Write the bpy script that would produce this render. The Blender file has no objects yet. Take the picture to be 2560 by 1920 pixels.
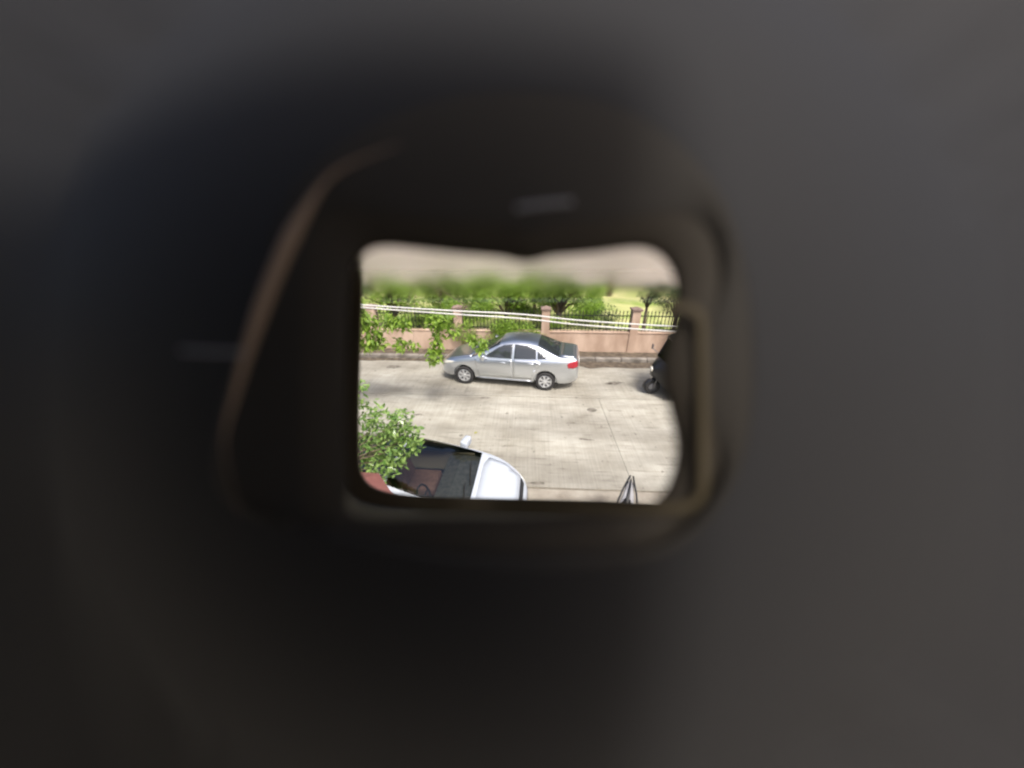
import bpy, bmesh, math, random
import numpy as np
from mathutils import Vector, Matrix
from mathutils.bvhtree import BVHTree

random.seed(7)
rng = np.random.default_rng(11)
S = bpy.context.scene
C = S.collection
R = math.radians

# ------------------------------------------------------------------ camera, sky, sun, exposure
EYE_HEIGHT = 4.65
cd = bpy.data.cameras.new('phone_lens')
cam = bpy.data.objects.new('phone_lens', cd)
C.objects.link(cam)
cam.location = (0, 0, EYE_HEIGHT)
cam.rotation_euler = (R(63.1), 0, R(2.7))
cd.sensor_width = 36
cd.lens = 11.25
cd.clip_start = 0.0008
cd.clip_end = 900
cd.dof.use_dof = True
cd.dof.focus_distance = 0.15
cd.dof.aperture_fstop = 12.5
S.camera = cam

SUN_EL, SUN_AZ = 58, 150          # soft hazy daylight from behind the viewer's right shoulder
W = bpy.data.worlds.new('World')
S.world = W
W.use_nodes = True
wn = W.node_tree.nodes
bg = wn['Background']
sky = wn.new('ShaderNodeTexSky')
sky.sky_type = 'NISHITA'
sky.sun_disc = False
sky.sun_elevation = R(SUN_EL)
sky.sun_rotation = R(SUN_AZ)
sky.dust_density = 6.0
sky.air_density = 0.8
sky.ozone_density = 1.0
W.node_tree.links.new(sky.outputs[0], bg.inputs[0])
bg.inputs[1].default_value = 0.13
sd = bpy.data.lights.new('sun', 'SUN')
sd.energy = 2.0
sd.angle = R(14)
sd.color = (1.0, 0.975, 0.94)
sun = bpy.data.objects.new('sun', sd)
C.objects.link(sun)
az, el = R(SUN_AZ), R(SUN_EL)
sdir = Vector((math.sin(az) * math.cos(el), math.cos(az) * math.cos(el), math.sin(el)))
sun.rotation_euler = (-sdir).to_track_quat('-Z', 'Y').to_euler()
sun.location = sdir * 60
S.view_settings.view_transform = 'Standard'
S.view_settings.look = 'None'
S.view_settings.exposure = 0.8
S.view_settings.gamma = 1.0
S.cycles.max_bounces = 8
S.cycles.transparent_max_bounces = 16


# ------------------------------------------------------------------ materials
def pin(p, n):
    return p.inputs[n]


def mat(name, col, rough=0.6, metal=0.0, col2=None, scale=6.0, detail=4.0, bump=0.0, bscale=None, coat=0.0, spec=None, tl=None, stretch=None, world=False):
    m = bpy.data.materials.new(name)
    m.use_nodes = True
    nt = m.node_tree
    p = nt.nodes['Principled BSDF']
    p.inputs['Base Color'].default_value = (*col, 1)
    p.inputs['Roughness'].default_value = rough
    p.inputs['Metallic'].default_value = metal
    p.inputs['Coat Weight'].default_value = coat
    if spec is not None:
        p.inputs['Specular IOR Level'].default_value = spec
    if col2 is not None or bump:
        if world:
            g = nt.nodes.new('ShaderNodeNewGeometry'); src = g.outputs['Position']
        else:
            g = nt.nodes.new('ShaderNodeTexCoord'); src = g.outputs['Object']
        mp = nt.nodes.new('ShaderNodeMapping')
        if stretch:
            mp.inputs['Scale'].default_value = stretch
        nt.links.new(src, mp.inputs[0])
    if col2 is not None:
        n = nt.nodes.new('ShaderNodeTexNoise')
        n.inputs['Scale'].default_value = scale
        n.inputs['Detail'].default_value = detail
        nt.links.new(mp.outputs[0], n.inputs['Vector'])
        r = nt.nodes.new('ShaderNodeValToRGB')
        r.color_ramp.elements[0].position = 0.35
        r.color_ramp.elements[1].position = 0.65
        r.color_ramp.elements[0].color = (*col, 1)
        r.color_ramp.elements[1].color = (*col2, 1)
        nt.links.new(n.outputs[0], r.inputs[0])
        nt.links.new(r.outputs[0], p.inputs['Base Color'])
    if bump:
        n2 = nt.nodes.new('ShaderNodeTexNoise')
        n2.inputs['Scale'].default_value = bscale or scale * 4
        n2.inputs['Detail'].default_value = 5
        nt.links.new(mp.outputs[0], n2.inputs['Vector'])
        b = nt.nodes.new('ShaderNodeBump')
        b.inputs['Strength'].default_value = bump
        b.inputs['Distance'].default_value = 0.02
        nt.links.new(n2.outputs[0], b.inputs['Height'])
        nt.links.new(b.outputs[0], p.inputs['Normal'])
    return m


def leaf_mat(name, c1, c2, trans=0.45, rough=0.45):
    m = bpy.data.materials.new(name)
    m.use_nodes = True
    nt = m.node_tree
    p = nt.nodes['Principled BSDF']
    g = nt.nodes.new('ShaderNodeNewGeometry')
    r = nt.nodes.new('ShaderNodeValToRGB')
    r.color_ramp.elements[0].color = (*c1, 1)
    r.color_ramp.elements[1].color = (*c2, 1)
    nt.links.new(g.outputs['Random Per Island'], r.inputs[0])
    nt.links.new(r.outputs[0], p.inputs['Base Color'])
    p.inputs['Roughness'].default_value = rough
    t = nt.nodes.new('ShaderNodeBsdfTranslucent')
    nt.links.new(r.outputs[0], t.inputs[0])
    mx = nt.nodes.new('ShaderNodeMixShader')
    mx.inputs[0].default_value = trans
    nt.links.new(p.outputs[0], mx.inputs[1])
    nt.links.new(t.outputs[0], mx.inputs[2])
    nt.links.new(mx.outputs[0], nt.nodes['Material Output'].inputs[0])
    return m


def concrete_road():
    m = bpy.data.materials.new('broomed_concrete')
    m.use_nodes = True
    nt = m.node_tree
    N = nt.nodes.new
    L = nt.links.new
    p = nt.nodes['Principled BSDF']
    p.inputs['Roughness'].default_value = 0.85
    g = N('ShaderNodeNewGeometry')
    n1 = N('ShaderNodeTexNoise'); n1.inputs['Scale'].default_value = 0.9; n1.inputs['Detail'].default_value = 8; n1.inputs['Roughness'].default_value = 0.65
    L(g.outputs['Position'], n1.inputs['Vector'])
    r1 = N('ShaderNodeValToRGB')
    r1.color_ramp.elements[0].position = 0.3; r1.color_ramp.elements[1].position = 0.72
    r1.color_ramp.elements[0].color = (0.29, 0.272, 0.225, 1); r1.color_ramp.elements[1].color = (0.46, 0.447, 0.395, 1)
    L(n1.outputs[0], r1.inputs[0])
    # tyre-worn streaks along the traffic
    mp = N('ShaderNodeMapping'); mp.inputs['Scale'].default_value = (0.5, 2.2, 1)
    L(g.outputs['Position'], mp.inputs[0])
    n2 = N('ShaderNodeTexNoise'); n2.inputs['Scale'].default_value = 1.6; n2.inputs['Detail'].default_value = 6
    L(mp.outputs[0], n2.inputs['Vector'])
    r2 = N('ShaderNodeValToRGB'); r2.color_ramp.elements[0].position = 0.36; r2.color_ramp.elements[1].position = 0.56
    r2.color_ramp.elements[0].color = (0.70, 0.68, 0.66, 1); r2.color_ramp.elements[1].color = (1, 1, 1, 1)
    L(n2.outputs[0], r2.inputs[0])
    m1 = N('ShaderNodeMix'); m1.data_type = 'RGBA'; m1.blend_type = 'MULTIPLY'; m1.inputs[0].default_value = 0.45
    L(r1.outputs[0], m1.inputs[6]); L(r2.outputs[0], m1.inputs[7])
    # broom grooves across the lane
    mg = N('ShaderNodeMapping'); mg.inputs['Scale'].default_value = (30, 0.6, 1)
    L(g.outputs['Position'], mg.inputs[0])
    n3 = N('ShaderNodeTexNoise'); n3.inputs['Scale'].default_value = 1.0; n3.inputs['Detail'].default_value = 3
    L(mg.outputs[0], n3.inputs['Vector'])
    r3 = N('ShaderNodeValToRGB'); r3.color_ramp.elements[0].position = 0.35; r3.color_ramp.elements[1].position = 0.6
    r3.color_ramp.elements[0].color = (0.72, 0.71, 0.70, 1); r3.color_ramp.elements[1].color = (1.05, 1.05, 1.04, 1)
    L(n3.outputs[0], r3.inputs[0])
    m2 = N('ShaderNodeMix'); m2.data_type = 'RGBA'; m2.blend_type = 'MULTIPLY'; m2.inputs[0].default_value = 0.40
    L(m1.outputs[2], m2.inputs[6]); L(r3.outputs[0], m2.inputs[7])
    # dark specks and oil spots
    v = N('ShaderNodeTexNoise'); v.inputs['Scale'].default_value = 7.5; v.inputs['Detail'].default_value = 5
    L(g.outputs['Position'], v.inputs['Vector'])
    r4 = N('ShaderNodeValToRGB'); r4.color_ramp.elements[0].position = 0.27; r4.color_ramp.elements[1].position = 0.36
    r4.color_ramp.elements[0].color = (0.45, 0.43, 0.41, 1); r4.color_ramp.elements[1].color = (1, 1, 1, 1)
    L(v.outputs[0], r4.inputs[0])
    m3 = N('ShaderNodeMix'); m3.data_type = 'RGBA'; m3.blend_type = 'MULTIPLY'; m3.inputs[0].default_value = 1.0
    L(m2.outputs[2], m3.inputs[6]); L(r4.outputs[0], m3.inputs[7])
    mq = N('ShaderNodeMapping'); mq.inputs['Scale'].default_value = (0.16, 0.75, 1); mq.inputs['Location'].default_value = (3.1, 1.7, 0)
    L(g.outputs['Position'], mq.inputs[0])
    n5 = N('ShaderNodeTexNoise'); n5.inputs['Scale'].default_value = 1.0; n5.inputs['Detail'].default_value = 7; n5.inputs['Roughness'].default_value = 0.6
    L(mq.outputs[0], n5.inputs['Vector'])
    r5 = N('ShaderNodeValToRGB'); r5.color_ramp.elements[0].position = 0.38; r5.color_ramp.elements[1].position = 0.60
    r5.color_ramp.elements[0].color = (0.74, 0.725, 0.70, 1); r5.color_ramp.elements[1].color = (1.04, 1.03, 1.0, 1)
    L(n5.outputs[0], r5.inputs[0])
    m5 = N('ShaderNodeMix'); m5.data_type = 'RGBA'; m5.blend_type = 'MULTIPLY'; m5.inputs[0].default_value = 1.0
    L(m3.outputs[2], m5.inputs[6]); L(r5.outputs[0], m5.inputs[7])
    # short tyre scuffs along the traffic
    ms = N('ShaderNodeMapping'); ms.inputs['Scale'].default_value = (1.4, 13, 1)
    L(g.outputs['Position'], ms.inputs[0])
    n6 = N('ShaderNodeTexNoise'); n6.inputs['Scale'].default_value = 1.0; n6.inputs['Detail'].default_value = 4
    L(ms.outputs[0], n6.inputs['Vector'])
    r6 = N('ShaderNodeValToRGB'); r6.color_ramp.elements[0].position = 0.30; r6.color_ramp.elements[1].position = 0.42
    r6.color_ramp.elements[0].color = (0.66, 0.64, 0.62, 1); r6.color_ramp.elements[1].color = (1, 1, 1, 1)
    L(n6.outputs[0], r6.inputs[0])
    m6 = N('ShaderNodeMix'); m6.data_type = 'RGBA'; m6.blend_type = 'MULTIPLY'; m6.inputs[0].default_value = 0.9
    L(m5.outputs[2], m6.inputs[6]); L(r6.outputs[0], m6.inputs[7])
    L(m6.outputs[2], p.inputs['Base Color'])
    b = N('ShaderNodeBump'); b.inputs['Strength'].default_value = 0.5; b.inputs['Distance'].default_value = 0.006
    L(n3.outputs[0], b.inputs['Height']); L(b.outputs[0], p.inputs['Normal'])
    return m


def see_glass(name, tint, rough=0.02):
    m = bpy.data.materials.new(name)
    m.use_nodes = True
    nt = m.node_tree
    nt.nodes.remove(nt.nodes['Principled BSDF'])
    t = nt.nodes.new('ShaderNodeBsdfTransparent'); t.inputs[0].default_value = (*tint, 1)
    g = nt.nodes.new('ShaderNodeBsdfGlossy'); g.inputs['Roughness'].default_value = rough
    f = nt.nodes.new('ShaderNodeFresnel'); f.inputs[0].default_value = 1.8
    mx = nt.nodes.new('ShaderNodeMixShader')
    nt.links.new(f.outputs[0], mx.inputs[0]); nt.links.new(t.outputs[0], mx.inputs[1]); nt.links.new(g.outputs[0], mx.inputs[2])
    nt.links.new(mx.outputs[0], nt.nodes['Material Output'].inputs[0])
    return m


M = {}
M['road'] = concrete_road()
M['joint'] = mat('joint_filler', (0.19, 0.165, 0.125), 0.95, col2=(0.28, 0.25, 0.19), scale=8, world=True)
M['earth'] = mat('dry_earth', (0.24, 0.19, 0.13), 0.95, col2=(0.34, 0.28, 0.2), scale=1.5, bump=0.5, world=True)
M['shoulder'] = mat('dusty_concrete', (0.22, 0.19, 0.15), 0.9, col2=(0.36, 0.33, 0.27), scale=2.2, detail=8, bump=0.4, bscale=30, world=True)
M['kerb'] = mat('dirty_kerb', (0.13, 0.115, 0.095), 0.9, col2=(0.27, 0.245, 0.21), scale=3, detail=7, bump=0.5, bscale=25, world=True)
M['dirt'] = mat('gutter_dirt', (0.055, 0.042, 0.03), 0.95, col2=(0.14, 0.11, 0.075), scale=6, detail=8, bump=0.7, bscale=30, world=True)
M['patch'] = mat('dark_patch', (0.10, 0.088, 0.07), 0.8, col2=(0.21, 0.19, 0.155), scale=9, detail=6, world=True)
M['plaster'] = mat('pink_plaster', (0.36, 0.25, 0.18), 0.9, col2=(0.54, 0.405, 0.31), scale=1.9, detail=9, bump=0.3, bscale=14, world=True, stretch=(1, 1, .45))
M['coping'] = mat('pillar_cap', (0.16, 0.11, 0.09), 0.9, col2=(0.26, 0.19, 0.15), scale=5, world=True)
M['iron'] = mat('black_iron', (0.02, 0.022, 0.02), 0.55, 0.3)
M['lawn'] = mat('sunny_lawn', (0.22, 0.30, 0.06), 0.9, col2=(0.50, 0.48, 0.22), scale=0.55, detail=9, bump=0.8, bscale=20, world=True)
M['paving'] = mat('pink_paving', (0.62, 0.52, 0.46), 0.85, col2=(0.72, 0.63, 0.57), scale=1.2, detail=5, world=True)
M['house_pink'] = mat('pink_render', (0.84, 0.725, 0.70), 0.85, col2=(0.87, 0.78, 0.76), scale=.5, detail=5, world=True)
M['house_grey'] = mat('grey_plinth', (0.30, 0.29, 0.27), 0.9, col2=(0.38, 0.37, 0.34), scale=2)
M['house_white'] = mat('white_trim', (0.72, 0.69, 0.64), 0.8)
M['bark'] = mat('bark', (0.07, 0.05, 0.035), 0.95, col2=(0.14, 0.105, 0.075), scale=8, stretch=(1, 1, .2), bump=0.8, bscale=20)
M['leaf_lime'] = leaf_mat('lime_leaf', (0.16, 0.27, 0.04), (0.36, 0.52, 0.08), 0.5)
M['leaf_mid'] = leaf_mat('mid_leaf', (0.10, 0.18, 0.03), (0.29, 0.40, 0.08), 0.5)
M['leaf_dark'] = leaf_mat('dark_leaf', (0.02, 0.045, 0.012), (0.06, 0.105, 0.03), 0.3)
M['leaf_gloss'] = leaf_mat('glossy_leaf', (0.10, 0.20, 0.045), (0.34, 0.48, 0.15), 0.38, 0.12)
M['leaf_fallen'] = mat('yellow_leaf', (0.30, 0.30, 0.06), 0.7)
M['silver'] = mat('silver_paint', (0.70, 0.735, 0.78), 0.31, 0.98, coat=0.15)
M['white'] = mat('white_paint', (0.44, 0.475, 0.52), 0.35, 0.0, spec=.3)
M['red'] = mat('faded_red_cloth', (0.17, 0.06, 0.05), 0.8, col2=(0.21, 0.085, 0.07), scale=7)
M['tint'] = mat('tinted_glass', (0.03, 0.034, 0.038), 0.06, 0.0, coat=1.0)
M['screen'] = see_glass('windscreen_glass', (0.62, 0.66, 0.64))
M['black'] = mat('black_plastic', (0.018, 0.018, 0.019), 0.55)
M['rubber'] = mat('rubber', (0.02, 0.02, 0.021), 0.85, col2=(0.035, 0.033, 0.031), scale=20)
M['alloy'] = mat('hubcap', (0.62, 0.63, 0.64), 0.35, 0.6)
M['lamp_red'] = mat('tail_lens', (0.33, 0.012, 0.025), 0.15, coat=0.6)
M['lamp_clear'] = mat('head_lens', (0.66, 0.64, 0.56), 0.12, coat=1.0)
M['chrome'] = mat('chrome', (0.75, 0.75, 0.76), 0.12, 1.0)
M['plate'] = mat('number_plate', (0.75, 0.75, 0.72), 0.5)
M['seat_red'] = mat('maroon_upholstery', (0.16, 0.075, 0.055), 0.85, col2=(0.22, 0.11, 0.08), scale=14)
M['seat_tan'] = mat('tan_trim', (0.34, 0.28, 0.2), 0.8)
M['dash'] = mat('dashboard', (0.07, 0.067, 0.06), 0.6, col2=(0.13, 0.12, 0.10), scale=14)
M['auto_black'] = mat('rickshaw_black', (0.017, 0.017, 0.019), 0.32, coat=0.3)
M['canvas'] = mat('rickshaw_canvas', (0.30, 0.22, 0.03), 0.85)
M['paper'] = mat('white_sticker', (0.75, 0.75, 0.78), 0.5)
M['fork'] = mat('painted_steel', (0.24, 0.24, 0.25), 0.35, 0.6)
M['cable'] = mat('pale_cable', (0.50, 0.50, 0.47), 0.5, col2=(0.62, 0.62, 0.59), scale=3)
M['cable_dark'] = mat('grey_cable', (0.2, 0.2, 0.19), 0.6)
M['panel_grey'] = mat('grey_fairing', (0.36, 0.355, 0.36), 0.4, 0.0, coat=0.2)


# ------------------------------------------------------------------ mesh helpers
def obj(name, verts, faces, m, parent=None, smooth=False, loc=None, rot=None):
    me = bpy.data.meshes.new(name)
    me.from_pydata([tuple(v) for v in verts], [], [tuple(f) for f in faces])
    me.update()
    if smooth:
        me.shade_smooth()
    if m is not None:
        me.materials.append(m)
    return put(name, me, parent, loc, rot)


def put(name, me, parent=None, loc=None, rot=None):
    o = bpy.data.objects.new(name, me)
    C.objects.link(o)
    if parent is not None:
        o.parent = parent
    if loc is not None:
        o.location = loc
    if rot is not None:
        o.rotation_euler = rot
    return o


def empty(name, loc=(0, 0, 0), rz=0.0, parent=None):
    o = bpy.data.objects.new(name, None)
    C.objects.link(o)
    o.location = loc
    o.rotation_euler = (0, 0, rz)
    o.empty_display_size = 0.2
    if parent is not None:
        o.parent = parent
    return o


def tag(o, label, cat, group=None):
    o['label'] = label
    o['category'] = cat
    if group:
        o['group'] = group
    return o


def struct(o):
    o['kind'] = 'structure'
    return o


def box(cx, cy, cz, sx, sy, sz, ch=0.0):
    """vertices and faces of a box, its twelve edges chamfered by ch"""
    bm = bmesh.new()
    bmesh.ops.create_cube(bm, size=1.0)
    for v in bm.verts:
        v.co = Vector((cx + v.co.x * sx, cy + v.co.y * sy, cz + v.co.z * sz))
    if ch:
        bmesh.ops.bevel(bm, geom=list(bm.edges), offset=ch, segments=2, affect='EDGES', profile=0.6)
    bm.verts.index_update()
    vs = [v.co.copy() for v in bm.verts]
    fs = [[v.index for v in f.verts] for f in bm.faces]
    bm.free()
    return vs, fs


def join(*parts):
    V, Fs = [], []
    for vs, fs in parts:
        o = len(V)
        V += list(vs)
        Fs += [[i + o for i in f] for f in fs]
    return V, Fs


def xf(part, mtx):
    return [mtx @ Vector(v) for v in part[0]], part[1]


def tube(pts, rad, n=8, closed=False):
    pts = [Vector(p) for p in pts]
    k = len(pts)
    rad = [rad] * k if not hasattr(rad, '__len__') else rad
    V, Fs = [], []
    up = None
    for i, p in enumerate(pts):
        a = pts[(i - 1) % k] if (closed or i > 0) else p
        b = pts[(i + 1) % k] if (closed or i < k - 1) else p
        t = (b - a).normalized()
        if up is None:
            up = Vector((0, 0, 1)) if abs(t.z) < 0.9 else Vector((1, 0, 0))
        s = t.cross(up).normalized()
        up = s.cross(t).normalized()
        for j in range(n):
            an = 2 * math.pi * j / n
            V.append(p + (s * math.cos(an) + up * math.sin(an)) * rad[i])
    for i in range(k if closed else k - 1):
        for j in range(n):
            i2 = (i + 1) % k
            Fs.append([i * n + j, i * n + (j + 1) % n, i2 * n + (j + 1) % n, i2 * n + j])
    if not closed:
        Fs.append(list(range(n))[::-1])
        Fs.append([(k - 1) * n + j for j in range(n)])
    return V, Fs


def lathe(prof, n=32, axis='y'):
    """prof: list of (radius, offset along axis), open profile"""
    V, Fs = [], []
    for j in range(n):
        a = 2 * math.pi * j / n
        for r, h in prof:
            if axis == 'y':
                V.append((r * math.cos(a), h, r * math.sin(a)))
            else:
                V.append((r * math.cos(a), r * math.sin(a), h))
    k = len(prof)
    for j in range(n):
        for i in range(k - 1):
            j2 = (j + 1) % n
            Fs.append([j * k + i, j2 * k + i, j2 * k + i + 1, j * k + i + 1])
    return V, Fs


def loft(rings, cap=True):
    V, Fs = [], []
    n = len(rings[0])
    for r in rings:
        V += [Vector(p) for p in r]
    for i in range(len(rings) - 1):
        for j in range(n):
            Fs.append([i * n + j, i * n + (j + 1) % n, (i + 1) * n + (j + 1) % n, (i + 1) * n + j])
    if cap:
        Fs.append(list(range(n))[::-1])
        Fs.append([(len(rings) - 1) * n + j for j in range(n)])
    return V, Fs


def catmull(pts, n, closed=True):
    P = [np.array(p, float) for p in pts]
    k = len(P)
    out = []
    segs = k if closed else k - 1
    for i in range(segs):
        p1, p2 = P[i], P[(i + 1) % k]
        p0 = P[(i - 1) % k] if (closed or i > 0) else p1
        p3 = P[(i + 2) % k] if (closed or i < k - 2) else p2
        for s in range(n):
            t = s / n
            out.append(0.5 * ((2 * p1) + (-p0 + p2) * t + (2 * p0 - 5 * p1 + 4 * p2 - p3) * t * t + (-p0 + 3 * p1 - 3 * p2 + p3) * t ** 3))
    if not closed:
        out.append(P[-1])
    return out


# ------------------------------------------------------------------ ground, road, kerb
ROAD_NEAR, LANE, ROAD_FAR, WALL_Y = 4.70, 8.35, 11.10, 11.95


def sheet(name, x0, x1, y0, y1, z, m, parent=None):
    return obj(name, [(x0, y0, z), (x1, y0, z), (x1, y1, z), (x0, y1, z)], [(0, 1, 2, 3)], m, parent)


struct(sheet('ground', -320, 320, -220, 420, -0.06, M['earth']))
road = struct(sheet('road', -45, 45, ROAD_NEAR, ROAD_FAR, -0.022, M['joint']))
XJ = 2.16


def slab_mesh(w, d):
    return box(0, 0, -0.03, w, d, 0.06, 0.006)


SL = 7.4
for lane, (ya, yb) in enumerate(((ROAD_NEAR, LANE), (LANE, ROAD_FAR))):
    vs, fs = slab_mesh(SL - 0.005, yb - ya - 0.03)
    me = bpy.data.meshes.new('concrete_slab')
    me.from_pydata([tuple(v) for v in vs], [], fs)
    me.materials.append(M['road'])
    for k in range(-8, 8):
        o = put('concrete_slab', me, road, (XJ + SL * (k + 0.5) + (0 if lane == 0 else 3.4), (ya + yb) / 2, 0.0))


def blot(name, x, y, rx, ry, z, m, parent, n=18, wob=0.25):
    V = [(x, y, z)]
    for i in range(n):
        a = 2 * math.pi * i / n
        k = 1 + random.uniform(-wob, wob)
        V.append((x + rx * k * math.cos(a), y + ry * k * math.sin(a), z))
    return obj(name, V, [(0, 1 + i, 1 + (i + 1) % n) for i in range(n)], m, parent)


for x, y, rx, ry in ((2.24, 10.72, .25, .17), (2.85, 9.37, .24, .12), (-4.73, 10.32, .26, .14), (1.86, 7.67, .14, .10), (3.1, 9.42, .10, .04), (2.66, 9.3, .12, .05), (-1.2, 8.2, .18, .05)):
    blot('dark_patch', x, y, rx, ry, 0.004, M['patch'], road)
for x0, y0 in ((1.2, 7.0), (-2.9, 7.2), (1.5, 6.3), (0.3, 4.8), (-2.0, 5.9)):
    blot('dark_patch', x0, y0, .16, .035, 0.004, M['patch'], road, 14, .5)

struct(sheet('shoulder', -45, 45, -12, ROAD_NEAR - 0.02, -0.012, M['shoulder']))
struct(obj('gutter_dirt', *join(*[(lambda n: ([(x, ROAD_FAR - random.uniform(.12, .30) - (.35 if x > 2.2 else 0), .006) for x in np.linspace(-45, 45, n)] + [(x, ROAD_FAR + .06, .006) for x in np.linspace(-45, 45, n)], [(i, i + 1, n + i + 1, n + i) for i in range(n - 1)]))(180)]), M['dirt']))
kerb = struct(sheet('far_footpath', -45, 45, ROAD_FAR + 0.02, WALL_Y + 0.4, 0.085, M['dirt']))
kv = box(0, 0, 0.05, 0.93, 0.20, 0.16, 0.02)
kme = bpy.data.meshes.new('kerb_stone')
kme.from_pydata([tuple(v) for v in kv[0]], [], kv[1])
kme.materials.append(M['kerb'])
for k in range(-34, 35):
    put('kerb_stone', kme, kerb, (k * 0.95 + .2, ROAD_FAR + .12, random.uniform(-.008, .008)), (0, random.uniform(-.006, .006), random.uniform(-.006, .006)))
struct(sheet('garden_lawn', -60, 60, WALL_Y + 0.35, 28.0, -0.03, M['lawn']))
struct(sheet('garden_paving', -60, 60, 28.0, 34.0, -0.02, M['paving']))


# ------------------------------------------------------------------ boundary wall and iron fence
wall = empty('boundary_wall', (0, WALL_Y, 0))
tag(wall, 'low pink plastered boundary wall with square pillars across the road', 'wall')
vs, fs = box(0, 0.12, 0.42, 90, 0.24, 0.84, 0.012)
obj('wall_base', vs, fs, M['plaster'], wall)
vs, fs = box(0, 0.12, 0.865, 90, 0.29, 0.05, 0.012)
obj('wall_coping', vs, fs, M['plaster'], wall)
pv = join(box(0, 0.12, 0.86, 0.30, 0.32, 1.70, 0.012))
pme = bpy.data.meshes.new('pillar')
pme.from_pydata([tuple(v) for v in pv[0]], [], pv[1]); pme.materials.append(M['plaster'])
cv = join(box(0, 0, 0.035, 0.38, 0.40, 0.07, 0.01), loft([[(-.14, -.15, .069), (.14, -.15, .069), (.14, .15, .069), (-.14, .15, .069)], [(-.03, -.03, .13), (.03, -.03, .13), (.03, .03, .13), (-.03, .03, .13)]]))
cme = bpy.data.meshes.new('pillar_cap')
cme.from_pydata([tuple(v) for v in cv[0]], [], cv[1]); cme.materials.append(M['coping'])
PX0, PS = 0.71, 3.36
for k in range(-12, 12):
    p = put('pillar', pme, wall, (PX0 + PS * k, 0, 0))
    put('pillar_cap', cme, p, (0, 0.12, 1.708))
fence = empty('iron_fence', (0, WALL_Y + .12, 0.89))
tag(fence, 'black iron bar fence set on the pink boundary wall', 'fence')
bv = join(box(0, 0, 0.38, 0.02, 0.02, 0.78), loft([[(-.018, -.018, .73), (.018, -.018, .73), (.018, .018, .73), (-.018, .018, .73)], [(-.002, -.002, .82), (.002, -.002, .82), (.002, .002, .82), (-.002, .002, .82)]]))
bme = bpy.data.meshes.new('bar')
bme.from_pydata([tuple(v) for v in bv[0]], [], bv[1]); bme.materials.append(M['iron'])
rv = box(0, 0, 0, PS - .30, 0.035, 0.03)
rme = bpy.data.meshes.new('rail')
rme.from_pydata([tuple(v) for v in rv[0]], [], rv[1]); rme.materials.append(M['iron'])
for k in range(-6, 6):
    xc = PX0 + PS * (k + .5)
    for z in (0.09, 0.60):
        put('rail', rme, fence, (xc, 0.002, z))
    nb = 23
    for j in range(nb):
        put('bar', bme, fence, (xc + (j - (nb - 1) / 2) * (PS - .36) / (nb - 1), 0, random.uniform(-.008, .004)), (random.uniform(-.008, .008), random.uniform(-.01, .01), 0))


# ------------------------------------------------------------------ trees and shrubs
def leaf_cloud(clumps, n, size, flat=0.55, droop=0.0, long=1.0):
    """clumps: (centre, radius) list; every leaf is a folded blade of two quads"""
    V = np.zeros((n * 6, 3))
    cs = np.array([c for c, r in clumps]); rs = np.array([r for c, r in clumps])
    w = rs ** 2.2; w /= w.sum()
    idx = rng.choice(len(clumps), n, p=w)
    d = rng.normal(size=(n, 3)); d /= np.linalg.norm(d, axis=1)[:, None]
    rad = rng.uniform(0.25, 1.0, n) ** 0.6
    c = cs[idx] + d * (rad * rs[idx])[:, None] * np.array([1, 1, flat])
    a = rng.uniform(0, 2 * math.pi, n)
    tilt = rng.normal(-droop, 0.45, n)
    u = np.stack([np.cos(a) * np.cos(tilt), np.sin(a) * np.cos(tilt), np.sin(tilt)], 1)
    s = np.stack([-np.sin(a), np.cos(a), rng.normal(0, .35, n)], 1)
    s /= np.linalg.norm(s, axis=1)[:, None]
    nn = np.cross(u, s)
    L = size * rng.uniform(.6, 1.25, n)[:, None] * long
    Wd = size * rng.uniform(.35, .55, n)[:, None]
    V[0::6] = c
    V[1::6] = c + u * L * .5 + s * Wd * .5 + nn * Wd * .15
    V[2::6] = c + u * L
    V[3::6] = c + u * L * .5 - s * Wd * .5 + nn * Wd * .15
    V[4::6] = c + u * L * .45
    V[5::6] = c + u * L * .45
    F = []
    for i in range(n):
        b = i * 6
        F.append((b, b + 1, b + 2, b + 4))
        F.append((b, b + 4, b + 2, b + 3))
    return V, F


def cloud_obj(name, clumps, n, size, m, parent, **kw):
    V, F = leaf_cloud(clumps, n, size, **kw)
    me = bpy.data.meshes.new(name)
    me.from_pydata(V.tolist(), [], F)
    me.materials.append(m)
    return put(name, me, parent)


def make_tree(name, label, cat, loc, trunk_h, trunk_r, crown_c, crown_r, n_clumps, clump_r, n, size, m, group=None, droop=0.2, lean=(0, 0), flat=.7):
    t = empty(name, loc)
    tag(t, label, cat, group)
    top = Vector((lean[0], lean[1], trunk_h))
    clumps = []
    for i in range(n_clumps):
        d = rng.normal(size=3); d /= np.linalg.norm(d)
        rr = rng.uniform(.35, 1.0)
        clumps.append((np.array(crown_c) + d * np.array(crown_r) * rr, clump_r * rng.uniform(.6, 1.25)))
    parts = [tube([(0, 0, -.05), (lean[0] * .3 + trunk_r * .3, lean[1] * .3, trunk_h * .4), top], [trunk_r * 1.25, trunk_r, trunk_r * .75], 10)]
    for c, r in clumps[: min(14, n_clumps)]:
        c = Vector(c)
        mid = top.lerp(c, .5) + Vector((0, 0, .1 * (c - top).length))
        parts.append(tube([top - Vector((0, 0, trunk_r)), mid, c], [trunk_r * .5, trunk_r * .3, trunk_r * .1], 6))
    obj('trunk', *join(*parts), M['bark'], t, True)
    cloud_obj('crown', clumps, n, size, m, t, droop=droop, flat=flat)
    return t


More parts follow.
